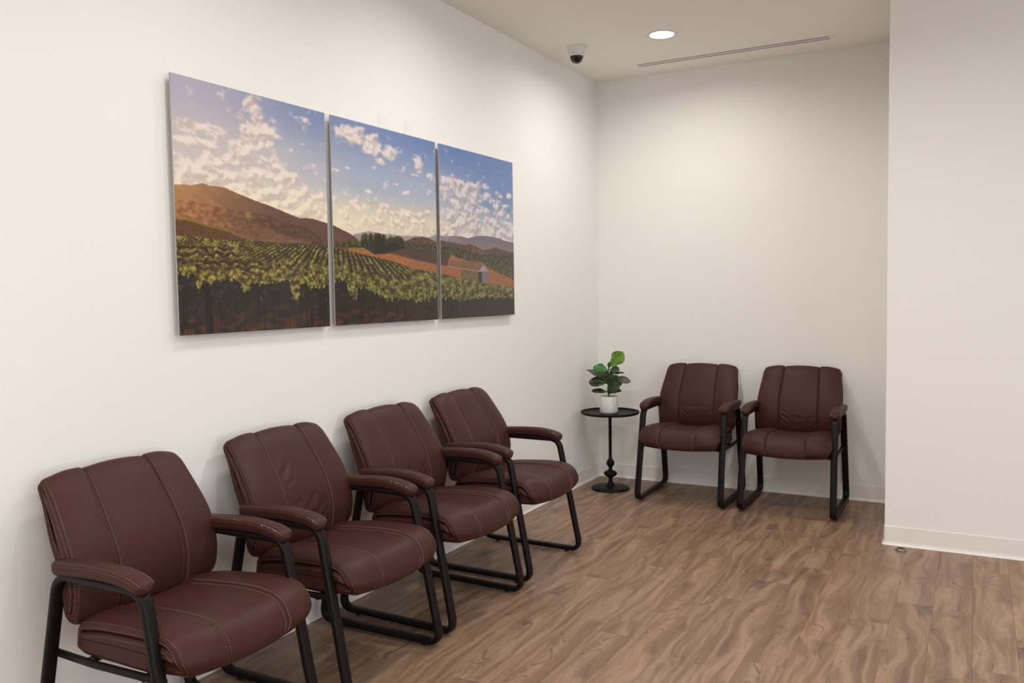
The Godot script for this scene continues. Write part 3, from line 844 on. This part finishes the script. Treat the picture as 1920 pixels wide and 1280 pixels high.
func build_chairs() -> void:
	# shared shapes
	var seat_c := seat_cushion()
	var seat_m := grid_mesh(seat_c.rows(0.06), true, true)
	var plain := back_cushion([])
	var bst := new_st(); bst.set_smooth_group(-1)
	var fr := front_range(plain)
	for sg in [-1.0, 1.0]:
		for du in [-0.030, 0.030]:
			seam_line(plain, ["m", sg * (plain.us + du)], fr.x + 4, fr.y - 2, bst)
		seam_line(plain, ["e", sg, deg_to_rad(40.0)], fr.x, fr.y + 4, bst)
		seam_line(plain, ["e", sg, deg_to_rad(84.0)], fr.x, fr.y + 6, bst)
		seam_line(plain, ["s", sg, 0.001, 0.022], fr.x + 2, fr.y + 2, bst)
	var back_stitch := done(bst)
	var sst := new_st(); sst.set_smooth_group(-1)
	var fs := front_range(seat_c)
	for sg in [-1.0, 1.0]:
		for du in [-0.030, 0.030]:
			seam_line(seat_c, ["m", sg * (seat_c.us + du)], fs.x + 10, fs.y + 3, sst)
		seam_line(seat_c, ["e", sg, deg_to_rad(40.0)], fs.x - 2, fs.y + 6, sst)
		seam_line(seat_c, ["e", sg, deg_to_rad(84.0)], fs.x - 6, fs.y + 7, sst)
		seam_line(seat_c, ["s", sg, 0.001, 0.022], fs.x - 2, fs.y + 4, sst)
	var seat_stitch := done(sst)
	# sled frames: one bent flat-oval tube on each side
	var frames := []; var pads := []; var pad_st := []
	for sg in [-1.0, 1.0]:
		var xb: float = 0.277 * sg
		var xt: float = 0.2695 * sg
		var pts := [Vector3(xb, 0.0205, 0.045), Vector3(xb, 0.0205, 0.648), Vector3(xt, 0.607, 0.530), Vector3(xt, 0.607, 0.172)]
		var path := rounded(pts, [0.062, 0.058, 0.05, 0.055], true, 8)
		# runs of straight tube need no more points than their ends
		var st := new_st()
		sweep(st, path, oval(0.040, 0.0245, 20, 3.2), Vector3(1, 0, 0), true)
		frames.append(done(st))
		var rows := pad_rows(xt)
		pads.append(grid_mesh(rows, true, false))
		var ps := new_st(); ps.set_smooth_group(-1)
		for kk in [3, 11, 1, 13]:
			var p := []; var n := []
			for i in range(2, rows.size() - 2):
				var cen: Vector3 = (rows[i][0] + rows[i][14]) * 0.5
				p.append(rows[i][kk]); n.append((rows[i][kk] - cen).normalized())
			stitches(ps, p, n, 0.0055, 0.0026, 0.0016)
		pad_st.append(done(ps))
	var rail_l := new_st(); sweep(rail_l, [Vector3(-0.262, 0.366, 0.118), Vector3(-0.262, 0.360, 0.30), Vector3(-0.262, 0.366, 0.585)], oval(0.022, 0.022, 14, 2.0), Vector3(1, 0, 0))
	var rail_r := new_st(); sweep(rail_r, [Vector3(0.262, 0.366, 0.118), Vector3(0.262, 0.360, 0.30), Vector3(0.262, 0.366, 0.585)], oval(0.022, 0.022, 14, 2.0), Vector3(1, 0, 0))
	var rails := [done(rail_l), done(rail_r)]
	var bars := []
	for z in [0.26, 0.50]:
		var st := new_st(); sweep(st, [Vector3(-0.262, 0.358, z), Vector3(0.262, 0.358, z)], oval(0.022, 0.020, 12, 2.2), Vector3(0, 0, 1)); bars.append(done(st))
	var glide := lathe([Vector2(0.0, 0.0), Vector2(0.009, 0.0), Vector2(0.010, 0.002), Vector2(0.0095, 0.011), Vector2(0.0, 0.0115)], 14)
	# back brackets: flat steel from the rear bend to the shell
	# wrinkles in the back cushions: from, to, depth, width
	var W := {
		0: [],
		1: [[Vector2(-.10, .71), Vector2(-.03, .76), .0035, .010], [Vector2(-.09, .68), Vector2(-.04, .70), .003, .008], [Vector2(-.02, .58), Vector2(.05, .64), .003, .012], [Vector2(.02, .54), Vector2(.09, .60), .003, .012], [Vector2(-.08, .60), Vector2(-.02, .63), .0025, .010], [Vector2(.05, .53), Vector2(.10, .56), .003, .009]],
		2: [[Vector2(.04, .56), Vector2(.09, .62), .0025, .010], [Vector2(-.05, .60), Vector2(.03, .61), .0015, .014]],
		3: [[Vector2(.09, .68), Vector2(.115, .73), .003, .009]],
		4: [[Vector2(-.10, .60), Vector2(.10, .60), .0022, .010], [Vector2(-.105, .58), Vector2(-.06, .54), .004, .009], [Vector2(-.11, .56), Vector2(-.075, .525), .004, .008], [Vector2(.05, .54), Vector2(.10, .575), .003, .010], [Vector2(.03, .52), Vector2(.09, .545), .003, .009]],
		5: [[Vector2(-.105, .605), Vector2(-.05, .57), .003, .009], [Vector2(-.11, .58), Vector2(-.05, .54), .004, .009], [Vector2(-.11, .55), Vector2(-.07, .52), .003, .008], [Vector2(.05, .54), Vector2(.105, .575), .004, .009], [Vector2(.04, .52), Vector2(.10, .55), .003, .009], [Vector2(-.04, .56), Vector2(.04, .555), .002, .012]],
	}
	var D := PI / 2
	var poses := [[Vector3(0.002, 0, -1.758), D + deg_to_rad(0.9)], [Vector3(0.010, 0, -2.466), D - deg_to_rad(0.15)], [Vector3(0.012, 0, -3.159), D - deg_to_rad(2.2)], [Vector3(0.002, 0, -3.837), D - deg_to_rad(0.9)], [Vector3(0.820, 0, -BACK + 0.006), 0.0], [Vector3(1.491, 0, -BACK - 0.008), 0.0]]
	var labels := ["brown leather guest armchair nearest the camera, first along the left wall",
		"brown leather guest armchair second along the left wall, creased back, scuffed arms",
		"brown leather guest armchair third along the left wall, below the middle print panel",
		"brown leather guest armchair fourth along the left wall, nearest the corner table",
		"brown leather guest armchair on the back wall, beside the round table with the plant",
		"brown leather guest armchair on the back wall, beside the projecting white wall"]
	# worn spots on the arm pads: chair -> [side, first, last point along the pad]
	var worn := {0: [[1, 5, 22, 0.35, 11.0, 0.5], [1, 32, 40, 0.75, 11.2, 1.3]], 1: [[0, 37, 42, 0.6, 11.5, 0.9], [1, 5, 30, 0.2, 11.0, 0.45], [1, 31, 40, 0.5, 11.2, 0.9]], 2: [[0, 8, 18, 0.2, 11.0, 0.4]], 3: [[1, 35, 40, 0.7, 11.2, 0.9], [0, 6, 14, 0.2, 11.0, 0.4]], 4: [[1, 37, 43, 0.6, 11.5, 1.2], [1, 8, 30, 0.35, 1.5, 0.8], [0, 36, 40, 0.4, 2.4, 0.8]], 5: [[1, 8, 30, 0.5, 1.6, 0.9], [1, 40, 43, 0.4, 11.5, 0.9]]}
	for i in 6:
		var t := thing("guest_armchair", labels[i], "chair", poses[i][0], poses[i][1], "brown leather sled-base armchairs")
		var bc := plain if W[i].is_empty() else back_cushion(W[i])
		var seat := obj("seat", seat_m, M.leather, t)
		stuff(obj("stitching", seat_stitch, M.thread, seat), "tan stitching")
		var back := obj("backrest", grid_mesh(bc.rows(0.03), true, true), M.leather, t)
		stuff(obj("stitching", back_stitch, M.thread, back), "tan stitching")
		for s in 2:
			obj("sled_frame", frames[s], M.frame, t)
			obj("seat_rail", rails[s], M.frame, t)
			var pd := obj("arm_pad", pads[s], M.leather, t)
			stuff(obj("stitching", pad_st[s], M.thread, pd), "tan stitching")
			for wq in worn[i]:
				if wq[0] == s: stuff(obj("worn_edge", scuff_mesh(wq, 0.2695 * (1 if s == 1 else -1), i), M.scuff, pd), "pale worn scuffs along the pad edge")
			for z in [0.135, 0.565]:
				var g := obj("foot_glide", glide, M.rubber, t); g.position = Vector3((0.277 if s == 1 else -0.277), 0, z)
		for b in bars: obj("cross_bar", b, M.frame, t)

func scuff_mesh(w: Array, x: float, seed_: int) -> ArrayMesh:
	# w: side, first and last point along the pad, share that is worn, place round the section, width
	var rows := pad_rows(x, 0.0005)
	var rng := RandomNumberGenerator.new(); rng.seed = 500 + seed_ * 17 + int(w[1])
	var st := new_st(); st.set_smooth_group(-1)
	var at := func(i: float, k: float) -> Vector3:
		var i0 := int(floor(i)); var k0 := int(floor(k))
		var a: Vector3 = rows[i0][k0 % 28].lerp(rows[i0][(k0 + 1) % 28], k - k0)
		var b: Vector3 = rows[i0 + 1][k0 % 28].lerp(rows[i0 + 1][(k0 + 1) % 28], k - k0)
		return a.lerp(b, i - i0)
	var i: float = w[1] + 1.0
	while i < w[2] + 1.0:
		var step := rng.randf_range(0.25, 0.6)
		if rng.randf() < w[3]:
			var k: float = w[4] + rng.randf_range(-0.3, 0.3)
			var h: float = w[5] * rng.randf_range(0.25, 1.0) * 0.5
			quad(st, at.call(i, k - h * 0.5), at.call(i, k + h * 0.4), at.call(i + step, k + h), at.call(i + step, k - h))
		i += step
	return done(st)

func stuff(o: Node, label := "") -> void:
	o.set_meta("kind", "stuff")
	if label != "": o.set_meta("label", label)

# ------------------------------------------------------------------ table and plant
func leaf_mesh(base: Vector3, tip: Vector3, width: float, face: Vector3, droop: float, fold: float, wave: int) -> ArrayMesh:
	# a fiddle-shaped leaf: narrow waist, broad end, cupped along the midrib, a slight wave at the margin, real thickness
	var ax := (tip - base)
	var L := ax.length(); ax = ax.normalized()
	var n := (face - ax * face.dot(ax)).normalized()
	var s := ax.cross(n).normalized()
	var NL := 18; var NW := 10
	var top := []
	for i in NL + 1:
		var t := float(i) / NL
		var w := 0.0
		var b := sin(PI * pow(clampf(t, 0, 1), 1.35))
		w = width * 0.5 * (pow(maxf(b, 0.0), 0.72) * 0.92 + 0.06 * sin(PI * t)) * (1.0 - 0.18 * exp(-pow((t - 0.36) / 0.12, 2.0)))
		var row := PackedVector3Array()
		for j in NW + 1:
			var q := float(j) / NW * 2.0 - 1.0
			var bend := -droop * L * (t * t) + fold * absf(q) * w - 0.10 * w * exp(-q * q * 60.0)
			var vein := 0.0012 * sin((t * 9.0 - absf(q) * 1.6) * TAU) * (1.0 - absf(q)) * smoothstep(0.1, 0.3, t)
			bend += 0.05 * width * sin(t * 11.0 + wave * 2.1 + signf(q)) * q * q + vein
			row.append(base + ax * (L * t) + s * (w * q) + n * bend)
		top.append(row)
	var rows := []
	for row in top:
		var r := PackedVector3Array(row)
		for j in range(NW, -1, -1): r.append(row[j] - n * 0.0009)
		rows.append(r)
	return grid_mesh(rows, true, false)

func build_table_and_plant() -> void:
	var tp := Vector3(0.243, 0, -5.556)
	var t := thing("side_table", "small round black metal side table with turned stem in the corner", "table", tp)
	obj("table_base", lathe([Vector2(0.0, 0.0), Vector2(0.128, 0.0), Vector2(0.135, 0.004), Vector2(0.136, 0.009), Vector2(0.131, 0.0145), Vector2(0.11, 0.0185), Vector2(0.07, 0.021), Vector2(0.045, 0.0235), Vector2(0.032, 0.0285), Vector2(0.022, 0.04), Vector2(0.016, 0.055), Vector2(0.0, 0.055)], 56), M.iron, t)
	obj("turned_stem", lathe(catmull([Vector2(0.0160, 0.050), Vector2(0.0145, 0.062), Vector2(0.0145, 0.078), Vector2(0.021, 0.086), Vector2(0.038, 0.095), Vector2(0.0465, 0.106), Vector2(0.0465, 0.115), Vector2(0.038, 0.125), Vector2(0.022, 0.131), Vector2(0.0145, 0.139), Vector2(0.0125, 0.150), Vector2(0.017, 0.160), Vector2(0.026, 0.172), Vector2(0.0285, 0.185), Vector2(0.025, 0.199), Vector2(0.016, 0.211), Vector2(0.0112, 0.224), Vector2(0.0105, 0.25)], 4), 36), M.iron, t)
	obj("pole", lathe([Vector2(0.0112, 0.245), Vector2(0.0112, 0.52), Vector2(0.018, 0.53), Vector2(0.018, 0.536), Vector2(0.0, 0.536)], 24), M.iron, t)
	obj("tray_top", lathe([Vector2(0.0, 0.534), Vector2(0.190, 0.534), Vector2(0.200, 0.536), Vector2(0.205, 0.541), Vector2(0.206, 0.552), Vector2(0.2045, 0.5535), Vector2(0.203, 0.552), Vector2(0.201, 0.543), Vector2(0.197, 0.5405), Vector2(0.0, 0.5405)], 72), M.iron, t)
	var pt := thing("potted_plant", "small fiddle leaf fig in a white cylinder pot on the round black table", "plant", tp + Vector3(-0.008, 0.5412, 0.0))
	obj("pot", lathe([Vector2(0.0, 0.0), Vector2(0.056, 0.0), Vector2(0.061, 0.003), Vector2(0.0635, 0.010), Vector2(0.0645, 0.03), Vector2(0.0645, 0.117), Vector2(0.0635, 0.119), Vector2(0.061, 0.119), Vector2(0.0602, 0.117), Vector2(0.0595, 0.10), Vector2(0.0, 0.10)], 48), M.pot, pt)
	obj("soil", lathe([Vector2(0.0595, 0.100), Vector2(0.0592, 0.107), Vector2(0.04, 0.111), Vector2(0.02, 0.114), Vector2(0.0, 0.115)], 30), M.soil, pt)
	var st := new_st()
	var path := catmull([Vector3(-0.002, 0.105, 0), Vector3(0.002, 0.14, 0.002), Vector3(-0.004, 0.20, 0.0), Vector3(-0.006, 0.26, 0.0), Vector3(0.002, 0.315, -0.002), Vector3(0.008, 0.345, -0.002)], 6)
	sweep(st, path, oval(0.010, 0.010, 10, 2.0), Vector3(1, 0, 0))
	obj("stem", done(st), M.stem, pt)
	var greens := []
	for c in [Color(0.36, 0.52, 0.13), Color(0.16, 0.43, 0.07), Color(0.125, 0.20, 0.075), Color(0.17, 0.29, 0.08), Color(0.27, 0.31, 0.20)]:
		var m := mat(c, 0.38, 0.0, 0.5); m.backlight = Color(0.10, 0.16, 0.04)
		m.cull_mode = BaseMaterial3D.CULL_DISABLED
		greens.append(m)
	# base, tip (relative to the pot's foot), width, facing, droop, fold, tone
	var f := Vector3(0.45, 0.25, 0.85)
	var leaves := [
		[Vector3(0.010, 0.325, -0.004), Vector3(0.098, 0.430, -0.03), 0.106, Vector3(0.2, -0.05, 1.0), 0.02, 0.10, 0],
		[Vector3(0.004, 0.300, 0.006), Vector3(-0.096, 0.328, 0.045), 0.086, Vector3(0.35, 0.75, 0.6), 0.10, 0.25, 1],
		[Vector3(0.004, 0.305, 0.004), Vector3(0.018, 0.362, 0.02), 0.034, Vector3(-0.4, 0.1, 0.9), 0.0, 0.3, 1],
		[Vector3(-0.012, 0.235, 0.0), Vector3(-0.163, 0.303, 0.01), 0.074, Vector3(0.45, 0.75, 0.25), 0.0, 0.2, 4],
		[Vector3(-0.006, 0.215, 0.01), Vector3(-0.128, 0.222, 0.055), 0.102, Vector3(0.15, 0.75, 0.7), 0.06, 0.12, 2],
		[Vector3(0.000, 0.270, -0.01), Vector3(-0.098, 0.292, -0.03), 0.088, Vector3(0.1, 0.6, 0.8), 0.05, 0.15, 4],
		[Vector3(-0.004, 0.235, 0.014), Vector3(0.052, 0.292, 0.06), 0.102, Vector3(-0.25, 0.6, 0.75), 0.05, 0.15, 2],
		[Vector3(0.002, 0.132, 0.014), Vector3(0.106, 0.276, 0.080), 0.122, Vector3(0.05, 0.3, 0.95), -0.05, 0.22, 3],
		[Vector3(0.010, 0.270, -0.012), Vector3(0.100, 0.294, -0.035), 0.050, Vector3(0.0, 0.95, 0.3), 0.16, 0.2, 2],
		[Vector3(0.010, 0.250, -0.02), Vector3(0.148, 0.222, -0.05), 0.062, Vector3(0.2, 0.6, 0.75), 0.05, 0.15, 4],
		[Vector3(0.000, 0.148, 0.006), Vector3(-0.108, 0.158, 0.05), 0.062, Vector3(0.1, 0.85, 0.5), 0.02, 0.15, 2],
		[Vector3(0.006, 0.148, 0.000), Vector3(0.098, 0.160, 0.01), 0.058, Vector3(-0.1, 0.85, 0.5), 0.04, 0.2, 2],
		[Vector3(0.004, 0.285, -0.010), Vector3(0.060, 0.318, -0.05), 0.074, Vector3(0.0, 0.6, 0.8), 0.05, 0.15, 4],
		[Vector3(-0.002, 0.190, -0.008), Vector3(0.070, 0.235, -0.07), 0.100, Vector3(0.1, 0.7, 0.7), 0.05, 0.1, 2],
		[Vector3(-0.004, 0.205, -0.008), Vector3(-0.07, 0.262, -0.06), 0.100, Vector3(0.2, 0.6, 0.7), 0.05, 0.1, 2],
	]
	for i in leaves.size():
		var l = leaves[i]
		obj("leaf", leaf_mesh(l[0], l[1], l[2], l[3], l[4], l[5], i), greens[l[6]], pt)

# ------------------------------------------------------------------ small fittings
func build_small_things() -> void:
	var cam := thing("dome_camera", "white ceiling security camera with a dark glass dome", "security camera", Vector3(0.263, CEIL, -5.0))
	obj("mount", lathe([Vector2(0.040, -0.062), Vector2(0.046, -0.060), Vector2(0.052, -0.045), Vector2(0.057, -0.020), Vector2(0.060, -0.006), Vector2(0.062, -0.004), Vector2(0.062, 0.0)], 40), M.white, cam)
	obj("glass_dome", lathe([Vector2(0.0, -0.104), Vector2(0.012, -0.1025), Vector2(0.024, -0.097), Vector2(0.034, -0.086), Vector2(0.040, -0.072), Vector2(0.0425, -0.060), Vector2(0.0, -0.058)], 36), M.glass_dark, cam)
	obj("screw_head", lathe([Vector2(0.0, -0.0012), Vector2(0.0035, -0.0010), Vector2(0.0035, 0.002), Vector2(0.0, 0.002)], 12), M.slot, cam).position = Vector3(0.0, -0.047, 0.0535)
	# linear air diffuser: two long slots in a flush white frame
	var ad := thing("air_diffuser", "long white ceiling air diffuser with two thin dark slots", "air vent", Vector3(1.06, CEIL, -5.636))
	var st := new_st()
	for z in [[-0.038, -0.0290], [-0.0175, 0.0175], [0.0290, 0.038]]:
		add_box(st, Vector3(0.0, 0.006, (z[0] + z[1]) * 0.5), Vector3(1.262, 0.014, z[1] - z[0]), 0.001)
	for x in [-1.0, 1.0]: add_box(st, Vector3(x * 0.6245, 0.006, 0.0), Vector3(0.013, 0.0138, 0.0755), 0.001)
	obj("diffuser_frame", done(st), M.white, ad)
	for z in [-0.02325, 0.02325]:
		obj("slot", box_mesh(Vector3(0, 0.0024, z), Vector3(1.236, 0.006, 0.0115), 0.0), M.slot, ad)
	obj("end_cap", box_mesh(Vector3(0.645, -0.0005, 0.0), Vector3(0.006, 0.003, 0.076), 0.0008), M.white, ad)
	# blank plates above the middle print
	for i in 2:
		var z: float = [-3.320, -3.535][i]
		var p := thing("wall_plate", ["white blank wall plate above the middle print, the nearer of the pair", "white blank wall plate above the middle print, the farther of the pair"][i], "wall plate", Vector3(0.0, 2.140, z), 0.0, "blank wall plates above the print")
		obj("cover", box_mesh(Vector3(0.0015, 0.0575, 0), Vector3(0.003, 0.115, 0.071), 0.0014), M.plate, p)
		for y in [0.016, 0.099]:
			obj("screw_head", box_mesh(Vector3(0.0031, y, 0), Vector3(0.001, 0.0055, 0.0055), 0.0004), M.plate, p)
	# domed metal stop on the floor
	var fc := thing("door_stop", "small round metal dome stop on the floor at the foot of the right wall", "door stop", Vector3(2.166, 0, -4.878))
	obj("rim", lathe([Vector2(0.0270, 0.0), Vector2(0.0275, 0.003), Vector2(0.0262, 0.0085), Vector2(0.0225, 0.0125), Vector2(0.0205, 0.0128), Vector2(0.0195, 0.0115)], 32), M.steel, fc)
	obj("lid", lathe([Vector2(0.0198, 0.0112), Vector2(0.0150, 0.0140), Vector2(0.0085, 0.0158), Vector2(0.0, 0.0164)], 28), M.slot, fc)
